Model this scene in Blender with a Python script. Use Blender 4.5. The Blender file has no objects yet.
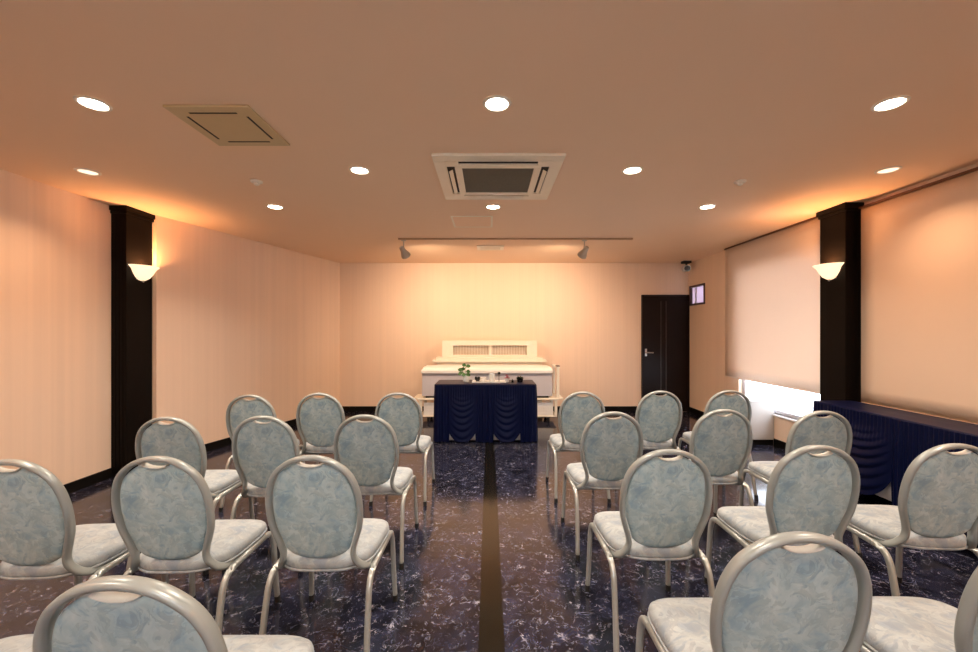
import bpy, bmesh, math, random
from mathutils import Vector, Matrix
random.seed(7)
PI = math.pi
scene = bpy.context.scene
C = scene.collection

# ------------------------------------------------------------------ materials
def new_mat(name):
    m = bpy.data.materials.new(name); m.use_nodes = True
    nt = m.node_tree
    return m, nt, nt.nodes['Principled BSDF'], nt.nodes, nt.links

def mat(name, col, rough=0.5, metal=0.0, var=0.04, scale=12.0, bump=0.0, spec=0.5, sheen=0.0, coat=0.0):
    m, nt, b, N, L = new_mat(name)
    tc = N.new('ShaderNodeTexCoord'); no = N.new('ShaderNodeTexNoise')
    no.inputs['Scale'].default_value = scale; no.inputs['Detail'].default_value = 4
    L.new(tc.outputs['Object'], no.inputs['Vector'])
    mx = N.new('ShaderNodeMix'); mx.data_type = 'RGBA'
    c = Vector(col)
    mx.inputs['A'].default_value = (*(c * (1 - var)), 1)
    mx.inputs['B'].default_value = (*[min(1, v) for v in (c * (1 + var))], 1)
    L.new(no.outputs['Fac'], mx.inputs['Factor']); L.new(mx.outputs['Result'], b.inputs['Base Color'])
    b.inputs['Roughness'].default_value = rough; b.inputs['Metallic'].default_value = metal
    b.inputs['Specular IOR Level'].default_value = spec
    b.inputs['Sheen Weight'].default_value = sheen
    b.inputs['Coat Weight'].default_value = coat
    if bump:
        bp = N.new('ShaderNodeBump'); bp.inputs['Strength'].default_value = bump; bp.inputs['Distance'].default_value = 0.002
        L.new(no.outputs['Fac'], bp.inputs['Height']); L.new(bp.outputs['Normal'], b.inputs['Normal'])
    return m

def emit(name, col, strength):
    m, nt, b, N, L = new_mat(name)
    b.inputs['Base Color'].default_value = (0.8, 0.8, 0.8, 1)
    b.inputs['Emission Color'].default_value = (*col, 1)
    b.inputs['Emission Strength'].default_value = strength
    return m

def wall_mat(name, col, stripe=0.05, freq=(60, 60)):
    """wall covering with fine irregular vertical stripes"""
    m, nt, b, N, L = new_mat(name)
    tc = N.new('ShaderNodeTexCoord')
    mp = N.new('ShaderNodeMapping'); mp.inputs['Scale'].default_value = (freq[0], freq[1], 0.25)
    L.new(tc.outputs['Object'], mp.inputs['Vector'])
    no = N.new('ShaderNodeTexNoise'); no.inputs['Scale'].default_value = 1.0; no.inputs['Detail'].default_value = 3
    L.new(mp.outputs['Vector'], no.inputs['Vector'])
    mp2 = N.new('ShaderNodeMapping'); mp2.inputs['Scale'].default_value = (8, 8, 0.12)
    L.new(tc.outputs['Object'], mp2.inputs['Vector'])
    n2 = N.new('ShaderNodeTexNoise'); n2.inputs['Scale'].default_value = 1.0; n2.inputs['Detail'].default_value = 2
    L.new(mp2.outputs['Vector'], n2.inputs['Vector'])
    ad = N.new('ShaderNodeMath'); ad.operation = 'ADD'; L.new(no.outputs['Fac'], ad.inputs[0]); L.new(n2.outputs['Fac'], ad.inputs[1])
    hf = N.new('ShaderNodeMath'); hf.operation = 'MULTIPLY'; hf.inputs[1].default_value = 0.5; L.new(ad.outputs[0], hf.inputs[0])
    cr = N.new('ShaderNodeValToRGB')
    c = Vector(col)
    cr.color_ramp.elements[0].position = 0.35; cr.color_ramp.elements[0].color = (*(c * (1 - stripe)), 1)
    cr.color_ramp.elements[1].position = 0.65; cr.color_ramp.elements[1].color = (*[min(1, v) for v in c * (1 + stripe)], 1)
    L.new(hf.outputs[0], cr.inputs['Fac']); L.new(cr.outputs['Color'], b.inputs['Base Color'])
    b.inputs['Roughness'].default_value = 0.55
    b.inputs['Specular IOR Level'].default_value = 0.35
    bp = N.new('ShaderNodeBump'); bp.inputs['Strength'].default_value = 0.25; bp.inputs['Distance'].default_value = 0.002
    L.new(no.outputs['Fac'], bp.inputs['Height']); L.new(bp.outputs['Normal'], b.inputs['Normal'])
    return m

def floor_mat():
    """polished dark navy vinyl with pale wispy flecks and one plain strip along the aisle"""
    m, nt, b, N, L = new_mat('floor_vinyl')
    tc = N.new('ShaderNodeTexCoord')
    def noise(scale, detail=2, dist=0.0, off=0.0):
        mp = N.new('ShaderNodeMapping'); mp.inputs['Location'].default_value = (off, off * 0.7, 0)
        L.new(tc.outputs['Object'], mp.inputs['Vector'])
        n = N.new('ShaderNodeTexNoise'); n.inputs['Scale'].default_value = scale
        n.inputs['Detail'].default_value = detail; n.inputs['Distortion'].default_value = dist
        L.new(mp.outputs['Vector'], n.inputs['Vector']); return n.outputs['Fac']
    def math_(op, a, v=None, c=None):
        n = N.new('ShaderNodeMath'); n.operation = op
        if hasattr(a, 'links'): L.new(a, n.inputs[0])
        else: n.inputs[0].default_value = a
        if v is not None:
            if hasattr(v, 'links'): L.new(v, n.inputs[1])
            else: n.inputs[1].default_value = v
        if c is not None: n.inputs[2].default_value = c
        return n.outputs[0]
    def ramp(f, p0, p1, v0=0, v1=1):
        n = N.new('ShaderNodeMapRange'); n.inputs['From Min'].default_value = p0; n.inputs['From Max'].default_value = p1
        n.inputs['To Min'].default_value = v0; n.inputs['To Max'].default_value = v1; L.new(f, n.inputs['Value']); return n.outputs[0]
    def wisp(scale, off, width, mscale, th):
        n = noise(scale, 2.5, 1.4, off)
        r = math_('ABSOLUTE', math_('SUBTRACT', n, 0.5))
        line = ramp(r, 0.0, width, 1, 0)
        mask = ramp(noise(mscale, 2, 0.6, off + 13), th, th + 0.10)
        return math_('MULTIPLY', line, mask)
    w = math_('MAXIMUM', wisp(13, 0, 0.022, 17, 0.545), wisp(19, 5.3, 0.020, 22, 0.55))
    w = math_('MAXIMUM', w, wisp(9, 9.1, 0.032, 13, 0.56))
    w = math_('MAXIMUM', w, math_('MULTIPLY', wisp(30, 3.7, 0.03, 26, 0.54), 0.7))
    w = math_('MULTIPLY', w, ramp(noise(2.6, 3, 0.8, 31), 0.36, 0.56, 0.25, 1))
    cloud = ramp(noise(7, 4, 1.0, 3), 0.35, 0.7)
    mx = N.new('ShaderNodeMix'); mx.data_type = 'RGBA'
    mx.inputs['A'].default_value = (0.006, 0.006, 0.010, 1); mx.inputs['B'].default_value = (0.022, 0.024, 0.050, 1)
    L.new(cloud, mx.inputs['Factor'])
    fleck = N.new('ShaderNodeMix'); fleck.data_type = 'RGBA'
    fleck.inputs['A'].default_value = (0.11, 0.12, 0.21, 1); fleck.inputs['B'].default_value = (0.42, 0.40, 0.46, 1)
    L.new(ramp(noise(30, 2, 0, 21), 0.4, 0.62), fleck.inputs['Factor'])
    m2 = N.new('ShaderNodeMix'); m2.data_type = 'RGBA'
    L.new(w, m2.inputs['Factor']); L.new(mx.outputs['Result'], m2.inputs['A']); L.new(fleck.outputs['Result'], m2.inputs['B'])
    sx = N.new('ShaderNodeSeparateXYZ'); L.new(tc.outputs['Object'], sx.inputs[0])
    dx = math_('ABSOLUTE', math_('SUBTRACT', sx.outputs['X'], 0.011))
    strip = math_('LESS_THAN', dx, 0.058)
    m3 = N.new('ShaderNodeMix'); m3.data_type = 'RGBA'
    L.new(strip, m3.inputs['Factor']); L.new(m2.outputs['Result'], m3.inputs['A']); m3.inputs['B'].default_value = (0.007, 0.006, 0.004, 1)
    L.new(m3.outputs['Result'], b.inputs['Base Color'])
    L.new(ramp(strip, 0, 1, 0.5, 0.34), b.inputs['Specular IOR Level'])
    b.inputs['Roughness'].default_value = 0.13; b.inputs['IOR'].default_value = 1.55
    bp = N.new('ShaderNodeBump'); bp.inputs['Strength'].default_value = 0.06; bp.inputs['Distance'].default_value = 0.002
    L.new(noise(5, 2, 0, 2), bp.inputs['Height']); L.new(bp.outputs['Normal'], b.inputs['Normal'])
    return m

def fabric_mat(name, c0, c1, c2):
    """pale cloth printed with soft brushed marbling"""
    m, nt, b, N, L = new_mat(name)
    tc = N.new('ShaderNodeTexCoord')
    n1 = N.new('ShaderNodeTexNoise'); n1.inputs['Scale'].default_value = 9; n1.inputs['Detail'].default_value = 5; n1.inputs['Distortion'].default_value = 1.6
    L.new(tc.outputs['Object'], n1.inputs['Vector'])
    n2 = N.new('ShaderNodeTexNoise'); n2.inputs['Scale'].default_value = 19; n2.inputs['Detail'].default_value = 3; n2.inputs['Distortion'].default_value = 1.1
    L.new(tc.outputs['Object'], n2.inputs['Vector'])
    vo = N.new('ShaderNodeTexVoronoi'); vo.inputs['Scale'].default_value = 32
    ms = N.new('ShaderNodeMix'); ms.data_type = 'RGBA'; ms.inputs['Factor'].default_value = 0.16
    L.new(tc.outputs['Object'], ms.inputs['A']); L.new(n2.outputs['Color'], ms.inputs['B']); L.new(ms.outputs['Result'], vo.inputs['Vector'])
    r1 = N.new('ShaderNodeValToRGB'); e = r1.color_ramp.elements
    e[0].position = 0.32; e[0].color = (*c0, 1); e[1].position = 0.66; e[1].color = (*c1, 1)
    L.new(n1.outputs['Fac'], r1.inputs['Fac'])
    r2 = N.new('ShaderNodeValToRGB'); e = r2.color_ramp.elements
    e[0].position = 0.52; e[0].color = (0, 0, 0, 1); e[1].position = 0.68; e[1].color = (1, 1, 1, 1)
    L.new(n2.outputs['Fac'], r2.inputs['Fac'])
    sp = N.new('ShaderNodeSeparateColor'); L.new(vo.outputs['Color'], sp.inputs[0])
    a = N.new('ShaderNodeMath'); a.operation = 'MULTIPLY'; L.new(r2.outputs['Color'], a.inputs[0]); a.inputs[1].default_value = 0.65
    mx = N.new('ShaderNodeMix'); mx.data_type = 'RGBA'
    L.new(a.outputs[0], mx.inputs['Factor']); L.new(r1.outputs['Color'], mx.inputs['A']); mx.inputs['B'].default_value = (*c2, 1)
    br = N.new('ShaderNodeMapRange'); br.inputs['To Min'].default_value = 0.88; br.inputs['To Max'].default_value = 1.12
    L.new(sp.outputs['Red'], br.inputs['Value'])
    mu = N.new('ShaderNodeMix'); mu.data_type = 'RGBA'; mu.blend_type = 'MULTIPLY'; mu.inputs['Factor'].default_value = 1
    L.new(mx.outputs['Result'], mu.inputs['A']); L.new(br.outputs[0], mu.inputs['B'])
    L.new(mu.outputs['Result'], b.inputs['Base Color'])
    b.inputs['Roughness'].default_value = 0.75; b.inputs['Specular IOR Level'].default_value = 0.3; b.inputs['Sheen Weight'].default_value = 0.1
    return m

def glass_mat(name, col=(1, 1, 1), mixf=0.85, rough=0.0):
    m, nt, b, N, L = new_mat(name)
    out = N['Material Output']
    b.inputs['Base Color'].default_value = (*col, 1); b.inputs['Roughness'].default_value = 0.05
    tr = N.new('ShaderNodeBsdfTransparent'); tr.inputs['Color'].default_value = (*col, 1)
    mx = N.new('ShaderNodeMixShader'); mx.inputs[0].default_value = mixf
    L.new(b.outputs[0], mx.inputs[1]); L.new(tr.outputs[0], mx.inputs[2]); L.new(mx.outputs[0], out.inputs['Surface'])
    return m

def translucent_mat(name, col, amount):
    m, nt, b, N, L = new_mat(name)
    out = N['Material Output']
    tc = N.new('ShaderNodeTexCoord'); no = N.new('ShaderNodeTexNoise'); no.inputs['Scale'].default_value = 1.5
    L.new(tc.outputs['Object'], no.inputs['Vector'])
    mc = N.new('ShaderNodeMix'); mc.data_type = 'RGBA'; c = Vector(col)
    mc.inputs['A'].default_value = (*(c * 0.96), 1); mc.inputs['B'].default_value = (*[min(1, v) for v in c * 1.03], 1)
    L.new(no.outputs['Fac'], mc.inputs['Factor']); L.new(mc.outputs['Result'], b.inputs['Base Color'])
    b.inputs['Roughness'].default_value = 0.7
    tr = N.new('ShaderNodeBsdfTranslucent'); tr.inputs['Color'].default_value = (*col, 1)
    mx = N.new('ShaderNodeMixShader'); mx.inputs[0].default_value = amount
    L.new(b.outputs[0], mx.inputs[1]); L.new(tr.outputs[0], mx.inputs[2]); L.new(mx.outputs[0], out.inputs['Surface'])
    return m

M = {}
M['wall'] = wall_mat('wall_covering', (0.87, 0.665, 0.505), 0.03)
M['wall_left'] = wall_mat('wall_panelling', (0.87, 0.665, 0.505), 0.035, (30, 30))
M['ceiling'] = mat('ceiling_paint', (0.90, 0.655, 0.46), 0.8, var=0.015, scale=3)
M['floor'] = floor_mat()
M['black'] = mat('black_lacquer', (0.005, 0.0035, 0.003), 0.5, var=0.1, spec=0.08)
M['baseboard'] = mat('black_baseboard', (0.006, 0.005, 0.0045), 0.5, spec=0.12)
M['door'] = mat('dark_brown_wood', (0.010, 0.005, 0.0045), 0.38, var=0.25, scale=6, spec=0.15)
M['steel'] = mat('brushed_steel', (0.55, 0.53, 0.50), 0.3, 1.0)
M['frame'] = mat('champagne_metal', (0.31, 0.33, 0.32), 0.30, 0.2, var=0.03)
M['leg'] = mat('champagne_leg_metal', (0.42, 0.43, 0.41), 0.28, 0.4, var=0.03)
M['rubber'] = mat('black_rubber', (0.012, 0.012, 0.012), 0.7)
M['fabric'] = fabric_mat('blue_marbled_cloth', (0.26, 0.36, 0.40), (0.41, 0.485, 0.48), (0.18, 0.29, 0.375))
M['seat'] = fabric_mat('pale_marbled_cloth', (0.275, 0.30, 0.32), (0.365, 0.38, 0.385), (0.215, 0.26, 0.315))
M['trimc'] = mat('cream_handle_trim', (0.62, 0.60, 0.54), 0.45)
M['navy'] = mat('navy_satin', (0.0008, 0.003, 0.025), 0.42, var=0.15, scale=30, sheen=0.0, spec=0.14)
M['white'] = mat('white_lacquer', (0.78, 0.76, 0.74), 0.35)
M['cream'] = mat('cream_lacquer', (0.83, 0.76, 0.64), 0.4)
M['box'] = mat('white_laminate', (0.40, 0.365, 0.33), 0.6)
M['casket'] = mat('pale_grey_cloth', (0.52, 0.50, 0.54), 0.6)
M['bamboo'] = mat('lattice_backing', (0.62, 0.44, 0.30), 0.6, var=0.1, scale=40)
M['acplastic'] = mat('ivory_plastic', (0.86, 0.77, 0.62), 0.4)
M['tanplastic'] = mat('tan_plastic', (0.62, 0.47, 0.26), 0.5)
M['acgrille'] = mat('grey_filter_mesh', (0.20, 0.175, 0.13), 0.7, scale=80, var=0.15)
M['dark'] = mat('dark_slot', (0.02, 0.016, 0.012), 0.7)
M['rail'] = mat('bronze_rail', (0.12, 0.05, 0.025), 0.4, 0.3)
M['trackrail'] = mat('beige_track', (0.48, 0.30, 0.17), 0.5)
M['ring'] = mat('lamp_ring', (0.85, 0.77, 0.66), 0.35)
M['spot'] = mat('spotlight_grey_white', (0.55, 0.48, 0.40), 0.4)
M['blind'] = translucent_mat('cream_blind_cloth', (0.86, 0.74, 0.64), 0.22)
M['blind2'] = translucent_mat('peach_blind_cloth', (0.82, 0.63, 0.48), 0.05)
M['glass'] = glass_mat('window_glass', (0.95, 0.97, 1.0), 0.92)
M['frosted'] = translucent_mat('frosted_pane', (0.72, 0.66, 0.76), 0.30)
M['winframe'] = mat('grey_aluminium', (0.62, 0.62, 0.68), 0.45, 0.0)
M['bframe'] = mat('brown_window_frame', (0.07, 0.03, 0.025), 0.4)
M['lamp_w'] = emit('lit_lamp_white', (1.0, 0.90, 0.78), 22)
M['lamp_d'] = emit('lit_lamp_dim', (1.0, 0.72, 0.50), 0.8)
M['sconce'] = emit('lit_alabaster_glass', (1.0, 0.66, 0.40), 0.7)
M['leaf'] = mat('green_leaf', (0.06, 0.16, 0.03), 0.5, var=0.3, scale=30)
M['darkleaf'] = mat('dark_leaf', (0.015, 0.035, 0.012), 0.5, var=0.3)
M['pinkflower'] = mat('pink_petals', (0.35, 0.09, 0.12), 0.6, var=0.2)
M['clear'] = glass_mat('clear_glass', (0.92, 0.93, 0.92), 0.6)
M['china'] = mat('white_china', (0.75, 0.72, 0.68), 0.25)
M['blackgloss'] = mat('black_gloss', (0.01, 0.01, 0.012), 0.2)

# ------------------------------------------------------------------ mesh helpers
def obj(name, bm, m, parent=None, smooth=False, angle=None, kind=None):
    me = bpy.data.meshes.new(name)
    bmesh.ops.recalc_face_normals(bm, faces=bm.faces)
    for f in bm.faces: f.smooth = smooth
    if smooth and angle:
        for e in bm.edges:
            if len(e.link_faces) == 2 and e.calc_face_angle(0) > angle: e.smooth = False
    bm.to_mesh(me); bm.free(); me.materials.append(m)
    o = bpy.data.objects.new(name, me); C.objects.link(o)
    if parent: o.parent = parent
    if kind: o['kind'] = kind
    return o

def tag(o, label, cat, group=None):
    o['label'] = label; o['category'] = cat
    if group: o['group'] = group
    return o

def thing(name, label, cat, loc=(0, 0, 0), rotz=0, group=None):
    o = bpy.data.objects.new(name, None); C.objects.link(o); o.empty_display_size = 0.1
    o.location = loc; o.rotation_euler = (0, 0, rotz); tag(o, label, cat, group); return o

def struct_empty(name, loc=(0, 0, 0)):
    o = bpy.data.objects.new(name, None); C.objects.link(o); o.location = loc; o['kind'] = 'structure'; return o

def box(bm, x0, x1, y0, y1, z0, z1, bev=0.0):
    r = bmesh.ops.create_cube(bm, size=1.0)
    vs = r['verts']
    for v in vs:
        v.co = Vector(((x0 + x1) / 2 + v.co.x * (x1 - x0), (y0 + y1) / 2 + v.co.y * (y1 - y0), (z0 + z1) / 2 + v.co.z * (z1 - z0)))
    if bev:
        es = list({e for v in vs for e in v.link_edges})
        bmesh.ops.bevel(bm, geom=es, offset=bev, segments=2, affect='EDGES', profile=0.6)
    return bm

def B(*a, **k): return box(bmesh.new(), *a, **k)

def prism(bm, pts, z0, z1):
    lo = [bm.verts.new((x, y, z0)) for x, y in pts]; hi = [bm.verts.new((x, y, z1)) for x, y in pts]
    n = len(pts)
    bm.faces.new(lo[::-1]); bm.faces.new(hi)
    for i in range(n): bm.faces.new((lo[i], lo[(i + 1) % n], hi[(i + 1) % n], hi[i]))
    return bm

def lathe(bm, prof, seg=32, cx=0, cy=0, cz=0, a0=0.0, a1=2 * PI, mtx=None):
    full = abs(a1 - a0 - 2 * PI) < 1e-6
    n = seg if full else seg + 1
    rings = []
    for r, z in prof:
        if r < 1e-6:
            v = bm.verts.new((cx, cy, cz + z)); rings.append([v] * n)
        else:
            rings.append([bm.verts.new((cx + r * math.cos(a0 + (a1 - a0) * i / seg), cy + r * math.sin(a0 + (a1 - a0) * i / seg), cz + z)) for i in range(n)])
    for a, b in zip(rings, rings[1:]):
        for i in range(seg):
            j = (i + 1) % n if full else i + 1
            vs = []
            for v in (a[i], a[j], b[j], b[i]):
                if v not in vs: vs.append(v)
            if len(vs) > 2:
                try: bm.faces.new(vs)
                except ValueError: pass
    if mtx is not None:
        done = set()
        for rg in rings:
            for v in rg:
                if v not in done: v.co = mtx @ v.co; done.add(v)
    return bm

def catmull(pts, sub=6, closed=False):
    P = [Vector(p) for p in pts]; n = len(P); out = []
    rng = n if closed else n - 1
    for i in range(rng):
        p0 = P[(i - 1) % n] if (closed or i > 0) else P[0] * 2 - P[1]
        p1 = P[i]; p2 = P[(i + 1) % n]
        p3 = P[(i + 2) % n] if (closed or i < n - 2) else P[-1] * 2 - P[-2]
        for k in range(sub):
            t = k / sub
            out.append(0.5 * ((2 * p1) + (p2 - p0) * t + (2 * p0 - 5 * p1 + 4 * p2 - p3) * t * t + (3 * p1 - p0 - 3 * p2 + p3) * t ** 3))
    if not closed: out.append(P[-1])
    return out

def tube(bm, pts, ra, rb=None, seg=12, ref=Vector((0, 0, 1)), closed=False, caps=True, power=1.0):
    """sweep a rounded section; ra is the half width across, rb the half width towards ref"""
    rb = rb or ra
    P = [Vector(p) for p in pts]; n = len(P); rings = []
    for i, p in enumerate(P):
        a = P[(i - 1) % n] if (closed or i) else P[0]
        b = P[(i + 1) % n] if (closed or i < n - 1) else P[-1]
        t = (b - a).normalized()
        r = ref - t * ref.dot(t)
        if r.length < 1e-4: r = Vector((1, 0, 0)) - t * t.x
        r.normalize(); s = t.cross(r)
        ring = []
        for k in range(seg):
            an = 2 * PI * (k + 0.5) / seg
            c, d = math.cos(an), math.sin(an)
            c = math.copysign(abs(c) ** power, c); d = math.copysign(abs(d) ** power, d)
            ring.append(bm.verts.new(p + s * (ra * c) + r * (rb * d)))
        rings.append(ring)
    m = n if closed else n - 1
    for i in range(m):
        a, b = rings[i], rings[(i + 1) % n]
        for k in range(seg): bm.faces.new((a[k], a[(k + 1) % seg], b[(k + 1) % seg], b[k]))
    if caps and not closed:
        bm.faces.new(rings[0][::-1]); bm.faces.new(rings[-1])
    return bm

def sphere(bm, c, r, sx=1, sy=1, sz=1, u=12, v=8):
    q = bmesh.ops.create_uvsphere(bm, u_segments=u, v_segments=v, radius=r)
    for w in q['verts']: w.co = Vector((w.co.x * sx + c[0], w.co.y * sy + c[1], w.co.z * sz + c[2]))
    return bm

def copy_tree(o, parent=None):
    c = o.copy(); C.objects.link(c)
    if parent: c.parent = parent
    for ch in list(o.children): copy_tree(ch, c)
    return c

# ------------------------------------------------------------------ room shell
H = 2.60; HC = 1.392; YB = 7.09; YF = -1.8
XL = -3.62; XR = 3.49
FL = (-3.44, 4.19); FC = (-2.61, YB)            # the slanted far part of the left wall
T = 0.15
room_poly = [(XL, YF), (XR, YF), (XR, YB), FC, FL, (XL, 4.19)]
obj('floor', prism(bmesh.new(), [(XL - T, YF - T), (XR + T, YF - T), (XR + T, YB + T), (XL - T, YB + T)], -0.1, 0), M['floor'], kind='structure')
obj('ceiling', prism(bmesh.new(), [(XL - T, YF - T), (XR + T, YF - T), (XR + T, YB + T), (XL - T, YB + T)], H, H + 0.1), M['ceiling'], kind='structure')
obj('wall_back', B(FC[0] - 1.0, XR + T, YB, YB + T, 0, H), M['wall'], kind='structure')
bm = bmesh.new(); W3 = (-0.9, 0.9, 1.6, 2.25)  # opening for the added window in the unseen rear wall
for (x0, x1, z0, z1) in [(XL - T, W3[0], 0, H), (W3[1], XR + T, 0, H), (W3[0], W3[1], 0, W3[2]), (W3[0], W3[1], W3[3], H)]:
    box(bm, x0, x1, YF - T, YF, z0, z1)
obj('wall_front', bm, M['wall'], kind='structure')
bm = prism(bmesh.new(), [(XL, YF), (XL, 4.19), FL, FC, (FC[0] - 0.25, YB), (XL - T, 4.5), (XL - T, YF)], 0, H)
obj('wall_left', bm, M['wall_left'], kind='structure')
# right wall with two openings
W1 = (4.00, 5.66, 0.39, 2.25); W2 = (6.56, 7.02, 1.865, 2.165)
bm = bmesh.new()
for (y0, y1, z0, z1) in [(YF, W1[0], 0, H), (W1[0], W1[1], 0, W1[2]), (W1[0], W1[1], W1[3], H), (W1[1], W2[0], 0, H),
                         (W2[0], W2[1], 0, W2[2]), (W2[0], W2[1], W2[3], H), (W2[1], YB, 0, H)]:
    box(bm, XR, XR + T, y0, y1, z0, z1)
obj('wall_right', bm, M['wall'], kind='structure')
# baseboards
bh, bt = 0.092, 0.012
obj('baseboard_back', B(FC[0], 2.64, YB - bt, YB, 0, bh), M['baseboard'], kind='structure')
bm = bmesh.new(); box(bm, XL, XL + bt, YF, 3.88, 0, bh)
d = (Vector(FC) - Vector(FL)).normalized(); nrm = Vector((d.y, -d.x)) * bt
prism(bm, [FL, FC, tuple(Vector(FC) + nrm), tuple(Vector(FL) + nrm)], 0, bh)
obj('baseboard_left', bm, M['baseboard'], kind='structure')
bm = bmesh.new(); box(bm, XR - bt, XR, 4.13, 4.95, 0, bh); box(bm, XR - bt, XR, 5.32, YB - 0.012, 0, bh); box(bm, XR - bt, XR, YF, 3.78, 0, bh)
obj('baseboard_right', bm, M['baseboard'], kind='structure')

# pilasters with crown
def pilaster(n, x0, x1, y0, y1, side):
    e = struct_empty('trim_%d' % n)
    obj('shaft', B(x0, x1, y0, y1, 0, H - 0.03), M['black'], e, kind='structure')
    bm = bmesh.new(); g = 0.012
    xa, xb = (x0, x1 + g) if side < 0 else (x0 - g, x1)
    xc, xd = (x0, x1 + 2 * g) if side < 0 else (x0 - 2 * g, x1)
    box(bm, xa, xb, y0 - g, y1 + g, H - 0.075, H - 0.045, 0.004); box(bm, xc, xd, y0 - 2 * g, y1 + 2 * g, H - 0.045, H - 0.0005, 0.004)
    obj('crown', bm, M['black'], e, kind='structure')
    bm = bmesh.new()                                    # shallow reeding on the near side face
    for k in range(3):
        xm = x0 + (x1 - x0) * (k + 1) / 4
        box(bm, xm - 0.006, xm + 0.006, y0 - 0.004, y0, 0.1, H - 0.09)
    obj('reeding', bm, M['black'], e, kind='structure')
PXL, PXR = -3.475, 3.335
pilaster(1, XL, PXL, 3.88, 4.176, -1)
pilaster(2, PXR, XR, 3.79, 4.08, 1)
pilaster(3, XL, PXL, 0.20, 0.56, -1)  # added unseen pillar, carries the extra left lamp
pilaster(4, PXR, XR, 0.20, 0.56, 1)  # its added counterpart on the right, also out of view

# ------------------------------------------------------------------ windows
win = struct_empty('window_1')
bm = bmesh.new(); fx0, fx1 = XR + 0.045, XR + 0.095
for (y0, y1, z0, z1) in [(W1[0], W1[1], W1[2], W1[2] + 0.045), (W1[0], W1[1], W1[3] - 0.045, W1[3]), (W1[0], W1[0] + 0.045, W1[2], W1[3]),
                         (W1[1] - 0.075, W1[1], W1[2], W1[3])]:
    box(bm, fx0, fx1, y0, y1, z0, z1)
obj('window_frame', bm, M['winframe'], win, kind='structure')
obj('pane', B(XR + 0.066, XR + 0.072, W1[0] + 0.03, W1[1] - 0.03, W1[2] + 0.03, W1[3] - 0.03), M['glass'], win, kind='structure')
obj('window_sill', B(XR - 0.018, XR + 0.05, W1[0], W1[1], W1[2] - 0.022, W1[2], 0.003), M['white'], win, kind='structure')
win = struct_empty('added_window')  # invented high window behind the viewpoint, lets extra daylight in
bm = bmesh.new()
for (x0, x1, z0, z1) in [(W3[0], W3[1], W3[2], W3[2] + .04), (W3[0], W3[1], W3[3] - .04, W3[3]), (W3[0], W3[0] + .04, W3[2], W3[3]), (W3[1] - .04, W3[1], W3[2], W3[3]), (-.02, .02, W3[2], W3[3])]:
    box(bm, x0, x1, YF - .09, YF - .05, z0, z1)
obj('window_frame', bm, M['winframe'], win, kind='structure')
obj('pane', B(W3[0] + .03, W3[1] - .03, YF - .075, YF - .069, W3[2] + .03, W3[3] - .03), M['glass'], win, kind='structure')
win = struct_empty('window_2')
bm = bmesh.new()
for (y0, y1, z0, z1) in [(W2[0] - .02, W2[1] + .02, W2[2] - .02, W2[2] + 0.012), (W2[0] - .02, W2[1] + .02, W2[3] - 0.012, W2[3] + .02), (W2[0] - .02, W2[0] + 0.012, W2[2] - .02, W2[3] + .02),
                         (W2[1] - 0.012, W2[1] + .02, W2[2] - .02, W2[3] + .02)]:
    box(bm, XR - 0.012, XR + 0.06, y0, y1, z0, z1)
obj('window_frame', bm, M['bframe'], win, kind='structure')
bm = bmesh.new()
box(bm, XR + 0.01, XR + 0.03, 6.86, 6.885, W2[2] + .01, W2[3] - .01)
obj('glazing_bar', bm, M['winframe'], win, kind='structure')
obj('pane', B(XR + 0.03, XR + 0.036, W2[0] + .01, W2[1] - .01, W2[2] + .01, W2[3] - .01), M['frosted'], win, kind='structure')

# ------------------------------------------------------------------ door on the back wall
door = struct_empty('door_1', (0, 0, 0))
dx0, dx1, dz = 2.665, 3.475, 2.04
obj('leaf', B(dx0 + 0.025, dx1 - 0.012, YB - 0.035, YB - 0.002, 0.005, dz - 0.02, 0.003), M['door'], door, kind='structure')
bm = bmesh.new()
box(bm, dx0, dx0 + 0.022, YB - 0.05, YB, 0, dz); box(bm, dx1 - 0.01, dx1 + 0.01, YB - 0.05, YB, 0, dz); box(bm, dx0, dx1 + 0.01, YB - 0.05, YB, dz - 0.018, dz)
obj('door_frame', bm, M['door'], door, kind='structure')
for x in (2.995, 3.085):
    o = obj('metal_inlay', B(x - 0.008, x + 0.008, YB - 0.0385, YB - 0.03, 0.30, 1.93, 0.002), mat('dark_inlay', (0.06, 0.05, 0.045), 0.35, 0.6), door, kind='structure')
bm = bmesh.new()
box(bm, 2.715, 2.75, YB - 0.042, YB - 0.034, 0.97, 1.10, 0.003)
tube(bm, [(2.732, YB - 0.04, 1.035), (2.732, YB - 0.085, 1.035)], 0.010)
tube(bm, catmull([(2.732, YB - 0.085, 1.035), (2.77, YB - 0.09, 1.036), (2.845, YB - 0.085, 1.033)], 4), 0.010)
obj('door_handle', bm, M['steel'], door, smooth=True, angle=0.8, kind='structure')

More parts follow.
